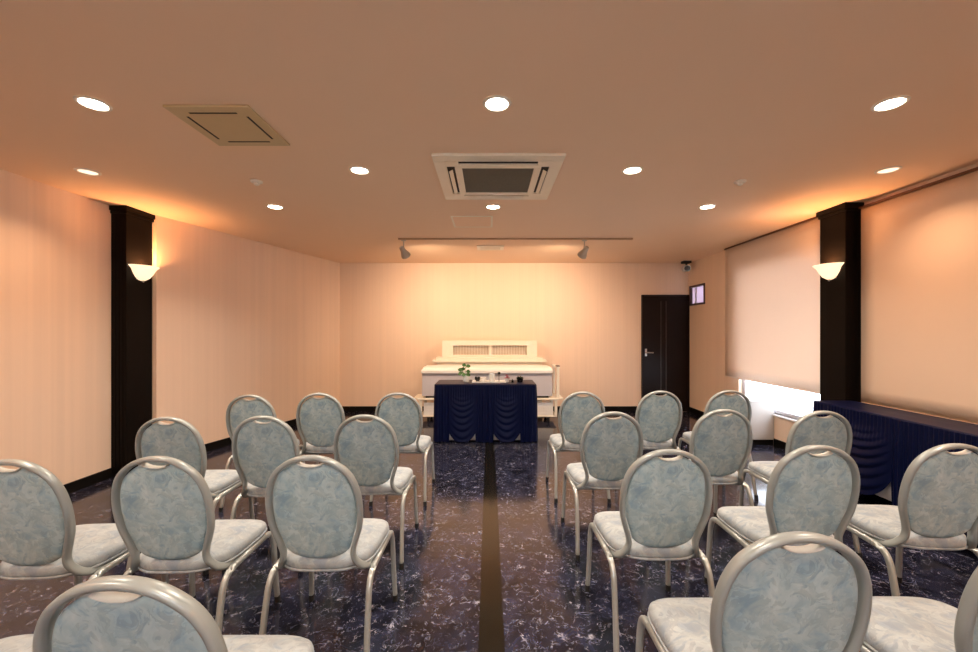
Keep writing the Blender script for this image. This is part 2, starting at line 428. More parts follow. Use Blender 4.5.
# ------------------------------------------------------------------ blinds
def blind(label, y0, y1, xr, ztop, zbot, m, cat='blind', headh=0.03):
    t = thing('roller_blind', label, cat, (xr, (y0 + y1) / 2, zbot))
    h = (y1 - y0) / 2
    bm = bmesh.new(); nz, ny = 14, 22; g = []
    for i in range(nz + 1):
        g.append([bm.verts.new((0.004 * math.sin(j * 0.55 + 0.6) * (1 - i / nz) * math.sin(i * 0.3), -h + 2 * h * j / ny, (ztop - zbot - headh * 0.5) * i / nz)) for j in range(ny + 1)])
    for i in range(nz):
        for j in range(ny): bm.faces.new((g[i][j], g[i][j + 1], g[i + 1][j + 1], g[i + 1][j]))
    o = obj('fabric', bm, m, t, smooth=True)
    so = o.modifiers.new('thick', 'SOLIDIFY'); so.thickness = 0.0012
    obj('bottom_bar', B(-0.004, 0.004, -h, h, -0.012, 0.004, 0.002), m, t)
    bm = bmesh.new(); box(bm, -0.014, 0.014, -h - 0.01, h + 0.01, ztop - zbot - headh, ztop - zbot - 0.0005, 0.003)
    obj('head_rail', bm, M['rail'], t)
    return t
blind('cream roller blind glowing from the window, ending above the white box', 4.135, 5.87, 3.425, H, 0.76, M['blind'], headh=0.02)
blind('peach roller blind behind the long navy side table', 0.62, 3.74, 3.435, 2.55, 0.74, M['blind2'], headh=0.022)

# ------------------------------------------------------------------ white box under the window
t = thing('low_cabinet', 'plain white low cabinet under the window on black plinth', 'cabinet', (3.25, 5.13, 0))
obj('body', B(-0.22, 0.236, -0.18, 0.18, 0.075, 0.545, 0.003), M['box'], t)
obj('cabinet_top', B(-0.225, 0.236, -0.185, 0.185, 0.545, 0.56, 0.003), M['white'], t)
obj('plinth', B(-0.205, 0.236, -0.165, 0.17, 0.0, 0.075), M['baseboard'], t)

# ------------------------------------------------------------------ lights
def area(name, loc, power, size, col, parent=None, spread=PI, rot=(0, 0, 0)):
    l = bpy.data.lights.new(name, 'AREA'); l.shape = 'DISK'; l.size = size; l.energy = power; l.color = col; l.spread = spread
    o = bpy.data.objects.new(name, l); C.objects.link(o); o.location = loc; o.rotation_euler = rot
    if parent: o.parent = parent
    return o
WARM = (1.0, 0.86, 0.70)
def downlight(x, y, label, strength, bright=True, r=0.058):
    t = thing('downlight', label, 'ceiling light', (x, y, H), 0, 'recessed ceiling downlights')
    obj('trim_ring', lathe(bmesh.new(), [(r, -0.001), (r, -0.006), (r + 0.006, -0.009), (r + 0.016, -0.005), (r + 0.018, -0.0005)], 40), M['ring'], t, smooth=True)
    obj('lamp', lathe(bmesh.new(), [(0, -0.0035), (r * 0.8, -0.0035), (r, -0.002)], 40), M['lamp_w'] if bright else M['lamp_d'], t, smooth=True)
    a = area('lamp_light', (0, 0, -0.012), strength, r * 1.8, WARM if bright else (1.0, 0.6, 0.34), t, spread=math.radians(125))
P_B, P_D = 8.6, 4.0
for y, lab, xs in [(2.14, 'nearest row', (-2.09, 0.042, 2.12)), (3.02, 'middle row', (-0.965, 1.07)), (3.90, 'row before the spotlight rail', (-2.06, 0.04, 2.10))]:
    for x in xs:
        where = 'left of centre' if x < -0.5 else 'right of centre' if x > 0.5 else 'on the room centreline'
        if lab == 'middle row': where = 'left of the air conditioner' if x < 0 else 'right of the air conditioner'
        downlight(x, y, 'bright white round recessed downlight, %s, %s' % (lab, where), P_B)
downlight(-3.02, 3.05, 'dim amber recessed downlight near the left wall, before the black pillar', P_D, False)
downlight(2.975, 3.02, 'dim amber recessed downlight near the right wall, before the black pillar', P_D, False)
for x in (-2.06, 0.04, 2.10):   # added unseen rows above and behind the viewpoint, extra light for the room
    for y in (0.38, -1.0):
        t = thing('downlight', 'added unseen downlight above the rear of the room', 'ceiling light', (x, y, H), 0, 'added unseen downlights over the rear of the room')
        obj('trim_ring', lathe(bmesh.new(), [(0.066, -0.001), (0.066, -0.006), (0.072, -0.009), (0.082, -0.005), (0.084, -0.0005)], 40), M['ring'], t, smooth=True)
        obj('lamp', lathe(bmesh.new(), [(0, -0.0035), (0.05, -0.0035), (0.066, -0.002)], 40), M['lamp_w'], t, smooth=True)
        area('lamp_light', (0, 0, -0.012), P_B, 0.12, WARM, t, spread=math.radians(125))

def sconce(x, y, side, label, power=17):
    """half bowl of alabaster glass on the pillar, open at the top"""
    t = thing('wall_sconce', label, 'wall lamp', (x, y, 1.90), 0 if side < 0 else PI)
    prof_o = [(0.001, 0.0), (0.035, 0.006), (0.070, 0.030), (0.098, 0.070), (0.118, 0.112), (0.150, 0.142)]
    prof_i = [(0.144, 0.146), (0.112, 0.118), (0.092, 0.076), (0.064, 0.038), (0.030, 0.014), (0.001, 0.009)]
    bm = lathe(bmesh.new(), prof_o + prof_i, 28, a0=-PI / 2, a1=PI / 2)
    for v in bm.verts: v.co.x = v.co.x * 0.92 + 0.012
    obj('glass_bowl', bm, M['sconce'], t, smooth=True)
    obj('back_plate', B(0.0, 0.012, -0.05, 0.05, 0.01, 0.12, 0.004), M['steel'], t)
    bm = sphere(bmesh.new(), (0.03, 0.0, -0.004), 0.011)
    obj('finial', bm, M['steel'], t, smooth=True)
    l = bpy.data.lights.new('sconce_lamp', 'SPOT'); l.spot_size = math.radians(165); l.spot_blend = 1.0; l.energy = power; l.color = (1.0, 0.45, 0.17); l.shadow_soft_size = 0.03
    o = bpy.data.objects.new('sconce_lamp', l); C.objects.link(o); o.parent = t; o.location = (0.07, 0, 0.10); o.rotation_euler = (PI, 0, 0)
sconce(PXL, 4.035, -1, 'lit alabaster half-bowl wall lamp on the left black pillar')
sconce(PXR, 3.935, 1, 'lit alabaster half-bowl wall lamp on the right black pillar')
sconce(PXL, 0.38, -1, 'added unseen half-bowl wall lamp on the rear left pillar', 70)  # invented lamp out of view, strong warm fill for ceiling and walls
sconce(PXR, 0.38, 1, 'added unseen half-bowl wall lamp on the rear right pillar', 70)  # invented right-hand twin, warm fill from behind the viewpoint

# track with two spotlights
trk = thing('lighting_track', 'thin beige lighting track across the ceiling before the altar', 'track', (0.34, 5.22, H))
obj('rail', B(-1.51, 1.51, -0.016, 0.016, -0.02, -0.0005, 0.003), M['trackrail'], trk)
def spotlight(x, label, tgt, power):
    t = thing('spotlight', label, 'spotlight', (x, 5.22, H - 0.02), 0, None)
    aim = (Vector(tgt) - Vector((x, 5.22, H - 0.17))).normalized()
    q = Vector((0, 0, -1)).rotation_difference(aim).to_matrix().to_4x4()
    mt = Matrix.Translation((0, 0, -0.15)) @ q
    bm = bmesh.new(); box(bm, -0.03, 0.03, -0.014, 0.014, -0.016, -0.001, 0.003); tube(bm, [(0, 0, -0.012), (0, 0, -0.10)], 0.008)
    obj('stem', bm, M['spot'], t, smooth=True, angle=0.8)
    prof = [(0.0, 0.075), (0.025, 0.073), (0.032, 0.06), (0.034, 0.02), (0.043, -0.01), (0.060, -0.055), (0.062, -0.075), (0.056, -0.075), (0.054, -0.055)]
    obj('lamp_head', lathe(bmesh.new(), prof, 28, mtx=mt), M['spot'], t, smooth=True, angle=0.9)
    obj('lamp', lathe(bmesh.new(), [(0, -0.045), (0.03, -0.048), (0.054, -0.056)], 28, mtx=mt), M['lamp_w'], t, smooth=True)
    l = bpy.data.lights.new('spot_light', 'SPOT'); l.energy = power; l.color = (1.0, 0.71, 0.46); l.spot_size = math.radians(152); l.spot_blend = 1.0; l.shadow_soft_size = 0.05
    o = bpy.data.objects.new('spot_light', l); C.objects.link(o); o.parent = t
    o.location = Vector((0, 0, -0.15)) + aim * 0.085; o.rotation_euler = aim.to_track_quat('-Z', 'Y').to_euler()
spotlight(-1.10, 'left grey spotlight hanging from the ceiling track', (-0.45, 7.0, 0.9), 66)
spotlight(1.23, 'right grey spotlight hanging from the ceiling track', (0.55, 7.0, 0.9), 66)

# ------------------------------------------------------------------ ceiling units
def cassette():
    t = thing('air_conditioner', 'large square ivory ceiling cassette air conditioner with open louvres', 'air conditioner', (0.065, 3.18, H))
    a = 0.455
    bm = bmesh.new()                                    # stepped panel as frame of bars, leaving four slots and the intake
    box(bm, -a, a, -a, -a + 0.10, -0.022, -0.0005, 0.006); box(bm, -a, a, a - 0.10, a, -0.022, -0.0005, 0.006)
    box(bm, -a, -a + 0.085, -a + 0.10, a - 0.10, -0.022, -0.0005, 0.004); box(bm, a - 0.085, a, -a + 0.10, a - 0.10, -0.022, -0.0005, 0.004)
    obj('panel', bm, M['acplastic'], t)
    bm = bmesh.new(); box(bm, -0.375, 0.375, -0.375, 0.375, -0.014, -0.001)
    obj('slot_backing', bm, M['dark'], t)
    bm = bmesh.new(); f = 0.312; g = 0.26
    box(bm, -f, f, -f, -g, -0.03, -0.012, 0.005); box(bm, -f, f, g, f, -0.03, -0.012, 0.005)
    box(bm, -f, -g, -g, g, -0.03, -0.012, 0.004); box(bm, g, f, -g, g, -0.03, -0.012, 0.004)
    for sx in (-1, 1):
        for sy in (-1, 1): box(bm, min(sx * 0.28, sx * 0.375), max(sx * 0.28, sx * 0.375), min(sy * 0.28, sy * 0.375), max(sy * 0.28, sy * 0.375), -0.026, -0.012, 0.003)
    obj('intake_frame', bm, M['acplastic'], t)
    bm = bmesh.new(); box(bm, -g, g, -g, g, -0.02, -0.013)
    for k in range(22):
        y = -g + 2 * g * (k + .5) / 22; box(bm, -g, g, y - 0.003, y + 0.003, -0.024, -0.02)
    obj('intake_grille', bm, M['acgrille'], t)
    for k in range(4):
        fl = B(-0.235, 0.235, -0.015, 0.015, -0.003, 0.003, 0.002)
        o = obj('louvre', fl, M['acplastic'], t)
        o.rotation_euler = (math.radians(-38), 0, 0)
        ang = k * PI / 2; r = 0.342
        mt = Matrix.Rotation(ang, 4, 'Z') @ Matrix.Translation((0, -r, -0.036)) @ Matrix.Rotation(math.radians(28), 4, 'X')
        o.matrix_local = mt
    return t
cassette()
t = thing('ceiling_vent_panel', 'tan square ceiling panel with four dark slots, left of the air conditioner', 'ceiling panel', (-1.505, 2.375, H))
a = 0.228
obj('panel', B(-a, a, -a, a, -0.014, -0.0005, 0.005), M['tanplastic'], t)
bm = bmesh.new()
for (x0, x1, y0, y1) in [(-.13, .13, -.172, -.160), (-.13, .13, .160, .172), (-.172, -.160, -.13, .13), (.160, .172, -.13, .13)]:
    box(bm, x0, x1, y0, y1, -0.0155, -0.012)
obj('slot', bm, M['dark'], t)
t = thing('access_hatch', 'square ceiling access hatch with thin metal edging beyond the air conditioner', 'hatch', (-0.18, 4.43, H))
a = 0.22; bm = bmesh.new()
for (x0, x1, y0, y1) in [(-a, a, -a, -a + .02), (-a, a, a - .02, a), (-a, -a + .02, -a + .02, a - .02), (a - .02, a, -a + .02, a - .02)]:
    box(bm, x0, x1, y0, y1, -0.006, -0.0005)
obj('edging', bm, M['acplastic'], t); obj('hatch_panel', B(-a + .02, a - .02, -a + .02, a - .02, -0.004, -0.0005), M['ceiling'], t)
t = thing('ceiling_vent', 'small rectangular ceiling vent with slats beyond the lighting track', 'vent', (0.02, 5.78, H))
bm = bmesh.new()
for (x0, x1, y0, y1) in [(-.19, .19, -.13, -.09), (-.19, .19, .09, .13), (-.19, -.14, -.09, .09), (.14, .19, -.09, .09)]:
    box(bm, x0, x1, y0, y1, -0.016, -0.0005, 0.003)
obj('vent_frame', bm, M['acplastic'], t)
obj('backing', B(-.14, .14, -.09, .09, -0.004, -0.0005), M['dark'], t)
bm = bmesh.new()
for k in range(9): box(bm, -.14, .14, -.09 + .02 * k, -.09 + .02 * k + .009, -0.013, -0.004)
obj('slat', bm, M['acplastic'], t)
for x, lab in ((-1.86, 'small round smoke detector on the ceiling, left side'), (2.01, 'small round smoke detector on the ceiling, right side')):
    t = thing('smoke_detector', lab, 'smoke detector', (x, 3.24, H))
    obj('base', lathe(bmesh.new(), [(0.045, -0.0005), (0.045, -0.008), (0.038, -0.014), (0, -0.014)], 24), M['ring'], t, smooth=True, angle=0.7)
    obj('sensor_head', lathe(bmesh.new(), [(0.022, -0.014), (0.020, -0.03), (0.010, -0.036), (0, -0.036)], 20), M['ring'], t, smooth=True, angle=0.7)
t = thing('security_camera', 'small black and silver ceiling camera in the far right corner', 'camera', (3.36, 6.90, H)); t.scale = (1.35, 1.35, 1.35)
bm = bmesh.new(); box(bm, -.05, .05, -.04, .04, -.03, -.0005, .004); tube(bm, [(0, 0, -.02), (0, -.01, -.07)], .012)
obj('mount', bm, M['rubber'], t)
bm = bmesh.new(); tube(bm, [(0.01, .05, -.085), (-.03, -.09, -.105)], .042, .042, seg=20)
obj('housing', bm, M['steel'], t, smooth=True, angle=0.8)
bm = bmesh.new(); tube(bm, [(-.0295, -.088, -.105), (-.032, -.10, -.107)], .034, .034, seg=20)
obj('lens', bm, M['blackgloss'], t, smooth=True, angle=0.8)

# ------------------------------------------------------------------ chairs
def yb(z): return -0.192 - 0.088 * max(0.0, (z - 0.44) / 0.47) ** 1.1

half = [(0, .8975), (.048, .892), (.096, .872), (.140, .835), (.167, .785), (.1805, .722), (.182, .660), (.176, .603), (.162, .555), (.150, .518), (.1435, .488), (.147, .460)]
low = [(.158, -.182, .434), (.170, -.162, .412), (.180, -.115, .397), (.183, 0.0, .394), (.183, .14, .394)]
def loop_pts():
    R = [(x, yb(z), z) for x, z in half] + low
    Lf = [(-x, y, z) for x, y, z in R[1:]][::-1]
    return catmull(Lf + R, 5)

def panel_outline():
    hs = catmull([(x, 0, z) for x, z in half], 6)
    pts = [(p.x, p.z) for p in hs if p.z > 0.505]
    out = []
    for i, (x, z) in enumerate(pts):
        a = pts[i - 1] if i else (-pts[1][0], pts[1][1]); b = pts[min(i + 1, len(pts) - 1)]
        t = Vector((b[0] - a[0], b[1] - a[1])).normalized(); nx, nz = t.y, -t.x     # inward
        w = 0.0155
        q = (x + nx * w, z + nz * w)
        out.append([max(0, q[0]), q[1]])
    for q in out:
        if q[0] < 0.05 and q[1] > 0.8:
            s = 1 - (q[0] / 0.05) ** 2
            q[1] -= 0.022 * s ** 0.7
    x0, z0 = out[-1]
    for k in range(1, 11):
        an = PI / 2 * k / 10
        out.append([x0 * math.cos(an) ** 0.85 if k < 10 else 0, z0 - (z0 - 0.457) * math.sin(an) ** 1.3])
    right = out; left = [[-x, z] for x, z in out[1:-1]][::-1]
    return right + left

def panel_bm():
    pts = panel_outline(); c = Vector((0, 0.69)); bm = bmesh.new()
    spec = [(0, -0.010), (.35, -0.0095), (.7, -0.009), (.9, -0.0075), (.97, -0.0045), (1.0, 0.0), (1.0, 0.010), (.97, 0.018), (.88, 0.025), (.65, 0.031), (.35, 0.034), (0, 0.035)]
    rings = []
    for s, off in spec:
        if s == 0:
            v = bm.verts.new((0, yb(c.y) + off, c.y)); rings.append([v] * len(pts)); continue
        rings.append([bm.verts.new((c.x + (x - c.x) * s, yb(c.y + (z - c.y) * s) + off, c.y + (z - c.y) * s)) for x, z in pts])
    n = len(pts)
    for a, b in zip(rings, rings[1:]):
        for i in range(n):
            j = (i + 1) % n; vs = []
            for v in (a[i], a[j], b[j], b[i]):
                if v not in vs: vs.append(v)
            bm.faces.new(vs)
    return bm

def handle_trim_bm():
    pts = [p for p in panel_outline() if abs(p[0]) <= 0.056 and p[1] > 0.8]
    pts.sort(key=lambda p: p[0])
    return tube(bmesh.new(), [(x, yb(z) + 0.003, z + 0.002) for x, z in pts], 0.003, 0.016, seg=8, ref=Vector((0, 1, 0)))

def seat_outline(s=1.0, n=64):
    """rounded seat plan: slightly wider in front, rounded rear"""
    out = []
    for i in range(n):
        a = 2 * PI * i / n; c, d = math.cos(a), math.sin(a)
        e = 0.42 if d > 0 else 0.55
        x = math.copysign(abs(c) ** e, c); y = math.copysign(abs(d) ** e, d)
        w = 0.209 + 0.008 * y - 0.030 * max(0, -y) ** 3
        out.append((x * w * s, 0.0 + y * 0.205 * s))
    return out

def seat_bm():
    bm = bmesh.new()
    spec = [(0, .408), (.93, .408), (.985, .413), (1.0, .424), (1.0, .434), (.985, .446), (.94, .455), (.8, .463), (.55, .468), (.3, .470), (0, .471)]
    rings = []
    for s, z in spec:
        if s == 0: v = bm.verts.new((0, 0, z)); rings.append([v] * 64)
        else: rings.append([bm.verts.new((x, y, z - 0.012 * max(0, y / .2) ** 3 * (z > .43))) for x, y in seat_outline(s)])
    for a, b in zip(rings, rings[1:]):
        for i in range(64):
            j = (i + 1) % 64; vs = []
            for v in (a[i], a[j], b[j], b[i]):
                if v not in vs: vs.append(v)
            bm.faces.new(vs)
    return bm

def make_chair():
    t = thing('banquet_chair', 'x', 'chair', (0, 0, 0), 0, 'banquet chairs with oval backs')
    X = Vector((1, 0, 0))
    # back loop: narrow across, deep front to back; section reference follows depth
    obj('back_frame', tube(bmesh.new(), loop_pts(), 0.0105, 0.0170, seg=14, ref=Vector((0, 1, 0.0001)), power=0.75), M['frame'], t, smooth=True)
    bp = obj('backrest', panel_bm(), M['fabric'], t, smooth=True, angle=1.2)
    obj('handle_trim', handle_trim_bm(), M['trimc'], bp, smooth=True)
    s = obj('seat', seat_bm(), M['seat'], t, smooth=True)
    bm = tube(bmesh.new(), [(x, y, 0.411) for x, y in seat_outline(0.992)], 0.005, 0.005, seg=8, closed=True)
    obj('piping', bm, M['seat'], s, smooth=True)
    for sx in (-1, 1):
        rear = catmull([(sx * .217, -.265, .018), (sx * .212, -.238, .15), (sx * .209, -.208, .29), (sx * .208, -.190, .345), (sx * .208, -.160, .378), (sx * .208, -.110, .388)], 5)
        front = catmull([(sx * .217, .232, .018), (sx * .212, .222, .15), (sx * .209, .212, .29), (sx * .208, .200, .345), (sx * .208, .175, .378), (sx * .208, .130, .388)], 5)
        for path, foot in ((rear, (sx * .2175, -.2695)), (front, (sx * .2175, .2335))):
            l = obj('leg', tube(bmesh.new(), path, 0.0115, 0.0135, seg=12, ref=Vector((0, 1, 0.3)), power=0.7), M['leg'], t, smooth=True)
            bm = tube(bmesh.new(), [(foot[0], foot[1], 0), (foot[0] - sx * .0005, foot[1] * 0.993, 0.034)], 0.0135, 0.0155, seg=12, ref=Vector((0, 1, 0)), power=0.75)
            obj('foot_cap', bm, M['rubber'], l, smooth=True, angle=0.8)
        obj('side_rail', tube(bmesh.new(), [(sx * .208, -.112, .388), (sx * .208, 0, .389), (sx * .208, .132, .388)], 0.0115, 0.0135, seg=12, power=0.7), M['leg'], t, smooth=True)
    for y in (-.12, .12):
        obj('stretcher', tube(bmesh.new(), [(-.206, y, .383), (.206, y, .383)], 0.008, 0.010, seg=8), M['leg'], t, smooth=True)
    return t

chair0 = make_chair()
# x, distance of the top of the back, turn, label
rowname = ['front row', 'second row', 'third row', 'nearest row']
spots = [
    (-1.867, 3.13, 2, 'front row left block, beside the left wall'),
    (-1.360, 3.22, 1, 'front row left block, middle of three'),
    (-0.730, 3.235, 0, 'front row left block, nearest the navy table'),
    (-1.856, 2.31, 2, 'second row left block, outermost before the black pillar'),
    (-1.317, 2.34, 1, 'second row left block, middle of three'),
    (-0.731, 2.37, 0, 'second row left block, on the aisle'),
    (-1.838, 1.534, 2, 'third row left block, outermost, cut by the image edge'),
    (-1.305, 1.575, 1, 'third row left block, middle of three'),
    (-0.703, 1.588, 0, 'third row left block, on the aisle'),
    (-0.733, 0.795, 0, 'nearest row left block, at the bottom edge of the view'),
    (-1.326, 0.800, 0, 'nearest row left block, mostly outside the bottom left corner'),
    (0.763, 3.29, 0, 'front row right block, nearest the navy table'),
    (1.418, 3.34, 0, 'front row right block, in front of the dark door'),
    (2.019, 3.37, -2, 'front row right block, beside the low white cabinet'),
    (0.759, 2.46, 0, 'second row right block, on the aisle'),
    (1.484, 2.54, -1, 'second row right block, middle of three'),
    (2.072, 2.49, -2, 'second row right block, by the navy side table'),
    (0.748, 1.67, 0, 'third row right block, on the aisle'),
    (1.421, 1.73, -1, 'third row right block, middle of three'),
    (2.049, 1.753, -3, 'third row right block, by the navy side table'),
    (0.755, 0.973, 0, 'nearest row right block, at the bottom edge of the view'),
    (1.394, 0.98, 0, 'nearest row right block, cut by the right image edge'),
]
for i, (x, dtop, rot, lab) in enumerate(spots):
    o = chair0 if i == 0 else copy_tree(chair0)
    o.location = (x, dtop + 0.28, 0); o.rotation_euler = (0, 0, math.radians(rot))
    o['label'] = 'pale blue oval-backed metal chair, ' + lab

# ------------------------------------------------------------------ skirted tables
def skirted(label_cloth, label_table, cx, cy, rot, L, D, z, swags, hem_mid, hem_edge, lining=0.012, arcamp=0.006):
    """local frame: front face towards -y; swags = list of (x0, x1) on the front"""
    tb = thing('folding_table', label_table, 'table', (cx, cy, 0), rot)
    obj('tabletop', B(-L / 2 + .02, L / 2 - .02, -D / 2 + .02, D / 2 - .02, z - .035, z - .006, 0.004), M['box'], tb)
    for sx in (-1, 1):
        for sy in (-1, 1):
            px, py = sx * (L / 2 - .09), sy * (D / 2 - .07)
            obj('leg', tube(bmesh.new(), [(px, py, 0), (px, py, z - .035)], .014, seg=12), M['steel'], tb, smooth=True, angle=0.8)
    # perimeter path (anticlockwise from front-left)
    R = 0.035; per = []
    def seg(ax, ay, bx, by, n):
        for i in range(n): per.append((ax + (bx - ax) * i / n, ay + (by - ay) * i / n))
    def arc(cx_, cy_, a0, n=5):
        for i in range(n):
            a = a0 + PI / 2 * i / n; per.append((cx_ + R * math.cos(a), cy_ + R * math.sin(a)))
    hl, hd = L / 2, D / 2
    nf = int(L / 0.006); ns = int(D / 0.008)
    seg(-hl + R, -hd, hl - R, -hd, nf); arc(hl - R, -hd + R, -PI / 2)
    seg(hl, -hd + R, hl, hd - R, ns); arc(hl - R, hd - R, 0)
    seg(hl - R, hd, -hl + R, hd, nf // 2); arc(-hl + R, hd - R, PI / 2)
    seg(-hl, hd - R, -hl, -hd + R, ns); arc(-hl + R, -hd + R, PI)
    n = len(per); run = 0; acc = []
    for i in range(n):
        acc.append(run); j = (i + 1) % n; run += math.dist(per[i], per[j])
    NV = 70
    rows = [[] for _ in range(NV + 3)]
    bm = bmesh.new()
    for i, (x, y) in enumerate(per):
        a = per[i - 1]; b = per[(i + 1) % n]
        tx, ty = b[0] - a[0], b[1] - a[1]; l = math.hypot(tx, ty); nx, ny = ty / l, -tx / l
        s = acc[i]; front = y < -hd + 1e-6
        tt = None
        if front:
            for (sa, sb) in swags:
                if sa <= x <= sb: tt = (2 * (x - sa) / (sb - sa) - 1)
        hem = 0.012 + 0.004 * math.sin(s * 17)
        if tt is not None: hem = hem_mid + (hem_edge - hem_mid) * abs(tt) ** 3
        rows[0].append(bm.verts.new((x - nx * 0.018, y - ny * 0.018, z)))
        rows[1].append(bm.verts.new((x - nx * 0.007, y - ny * 0.007, z - .001)))
        rows[2].append(bm.verts.new((x, y, z - .007)))
        for k in range(1, NV + 1):
            v = k / NV; zz = (z - .007) * (1 - v) + hem * v
            grow = min(1, v * 4)
            if tt is None:
                ph = s / 0.036
                off = (0.005 * math.sin(2 * PI * ph + 0.8 * math.sin(s * 23)) + 0.004 * math.sin(2 * PI * ph * 0.43 + 1)) * (0.35 + 0.65 * grow)
                off += 0.012 * v
            else:
                w = (1 - tt * tt) ** 1.5; g = max(0, min(1, (v - .14) / .25))
                u = (zz + 0.13 * (1 - tt * tt)) / (0.075 + 0.03 * v)
                fr = u - math.floor(u); saw = fr * fr * (3 - 2 * fr) if fr < 0.75 else (1 - fr) * 4 * 0.84
                off = arcamp * 2 * (1 - saw) * w * g + 0.020 * g * w * v + 0.010 * v
                off += 0.003 * math.sin(2 * PI * s / 0.03) * (1 - g)
            rows[k + 2].append(bm.verts.new((x + nx * off, y + ny * off, zz)))
    for a, b in zip(rows, rows[1:]):
        for i in range(n): bm.faces.new((a[i], a[(i + 1) % n], b[(i + 1) % n], b[i]))
    bm.faces.new(rows[0])
    cl = obj('table_skirt', bm, M['navy'], None, smooth=True, angle=1.0)
    cl.location = (cx, cy, 0); cl.rotation_euler = (0, 0, rot); tag(cl, label_cloth, 'tablecloth')
    if lining:
        bm = bmesh.new()
        m_ = 160; lo = []; hi = []
        for i in range(m_ + 1):
            x = -hl + .03 + (L - .06) * i / m_; y = -hd + .016 + .002 * math.sin(i * .9)
            lo.append(bm.verts.new((x, y, lining))); hi.append(bm.verts.new((x, y, hem_edge + .12)))
        for i in range(m_): bm.faces.new((lo[i], lo[i + 1], hi[i + 1], hi[i]))
        o = obj('lining', bm, M['white'], cl, smooth=True)
        o.modifiers.new('thick', 'SOLIDIFY').thickness = 0.002
        o['label'] = 'white lining showing below the swags'
    return tb
FTX, FTY = -0.045, 5.34
skirted('navy skirt with two swags draped over the small offering table', 'small offering table under the navy skirt before the white casket', FTX, FTY, 0, 1.29, 0.50, 0.735,
        [(-0.455, -0.125), (0.10, 0.435)], 0.018, 0.125, lining=0.03)
# long side table: front faces -x, so local x runs along -Y
skirted('long navy skirt with deep swags draped over the side table', 'long side table under the navy skirt along the right wall', 3.145, 2.80, -PI / 2, 1.84, 0.37, 0.765,
        [(-0.72, -0.17), (0.03, 0.58)], 0.12, 0.30, lining=0.14, arcamp=0.010)

# ------------------------------------------------------------------ white casket on its trolley, altar behind
t = thing('trolley', 'cream wheeled trolley carrying the white casket', 'trolley', (-0.01, 6.46, 0))
bm = bmesh.new(); box(bm, -1.09, 1.09, -.25, .25, .345, .375, .006)
obj('deck', bm, M['cream'], t)
for x0, x1 in ((-1.0, -.62), (.62, 1.0), (-.45, .45)):
    bm = bmesh.new(); box(bm, x0, x1, -.205, -.19, .10, .30, .003)
    for k in range(4): box(bm, x0 + .01, x1 - .01, -.212, -.205, .115 + k * .046, .148 + k * .046, .002)
    obj('panel', bm, M['white'], t)
bm = bmesh.new(); box(bm, -1.06, 1.06, -.23, .23, .085, .105, .004); obj('shelf', bm, M['cream'], t)
for sx in (-1, 1):
    for sy in (-1, 1):
        obj('post', B(sx * 1.04 - .02, sx * 1.04 + .02, sy * .22 - .02, sy * .22 + .02, .105, .345, .004), M['cream'], t)
        bm = bmesh.new()
        tube(bm, [(sx * .93 - .016, sy * .17, .043), (sx * .93 + .016, sy * .17, .043)], .043, seg=20)
        box(bm, sx * .93 - .025, sx * .93 + .025, sy * .17 - .02, sy * .17 + .02, .06, .0855, .002)
        obj('caster', bm, M['rubber'], t, smooth=True, angle=0.7)
bm = bmesh.new()
for y in (-.2, .2): box(bm, 1.055, 1.095, y - .02, y + .02, .375, .835, .004)
box(bm, 1.05, 1.10, -.23, .23, .835, .86, .005)
obj('end_rail', bm, M['cream'], t)
obj('end_cap', B(1.05, 1.10, -.235, -.12, .8605, .875, .003), M['rail'], t)
bm = bmesh.new(); box(bm, -1.16, -1.09, -.2, .2, .35, .372, .004); box(bm, 1.09, 1.16, -.2, .2, .35, .372, .004)
obj('handle', bm, M['cream'], t)
t = thing('casket', 'long pale grey casket with white lid resting on the trolley', 'casket', (-0.03, 6.46, .376))
bm = bmesh.new(); box(bm, -1.0, 1.0, -.235, .235, .03, .385, .006); obj('body', bm, M['casket'], t)
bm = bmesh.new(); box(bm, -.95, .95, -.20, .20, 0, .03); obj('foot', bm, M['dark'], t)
bm = bmesh.new()
pr = [(-.262, .385), (-.262, .425), (-.235, .455), (-.19, .472), (.19, .472), (.235, .455), (.262, .425), (.262, .385)]
lo = [bm.verts.new((-1.01, y, z)) for y, z in pr]; hi = [bm.verts.new((1.01, y, z)) for y, z in pr]
for v in lo + hi:
    if v.co.z > .45: v.co.x *= .975
bm.faces.new(lo[::-1]); bm.faces.new(hi)
for i in range(len(pr)): bm.faces.new((lo[i], lo[(i + 1) % 8], hi[(i + 1) % 8], hi[i]))
obj('lid', bm, M['white'], t)

t = thing('altar', 'cream altar shelf with two lattice windows against the back wall', 'altar', (0.01, 6.92, 0))
obj('body', B(-.88, .88, -.13, .15, 0, .885, .004), M['cream'], t)
obj('shelf', B(-.955, .955, -.165, .155, .885, .925, .006), M['cream'], t)
obj('plinth', B(-.90, .90, -.14, .15, .925, .965, .004), M['cream'], t)
bm = bmesh.new(); zt = 1.245; zo0, zo1 = 1.005, 1.165
box(bm, -.80, .80, -.08, .10, .965, zo0, .003); box(bm, -.80, .80, -.08, .10, zo1, zt, .003)
for x0, x1 in ((-.80, -.615), (-.01, .035), (.63, .80)): box(bm, x0, x1, -.08, .10, zo0, zo1)
obj('hutch', bm, M['cream'], t)
obj('lattice_backing', B(-.62, .635, .02, .04, zo0, zo1), M['bamboo'], t)
for xa, xb in ((-.615, -.01), (.035, .63)):
    bm = bmesh.new(); k = int((xb - xa) / .026)
    for i in range(k):
        xx = xa + (xb - xa) * (i + .5) / k; box(bm, xx - .006, xx + .006, -.03, -.015, zo0, zo1)
    obj('lattice', bm, M['cream'], t)

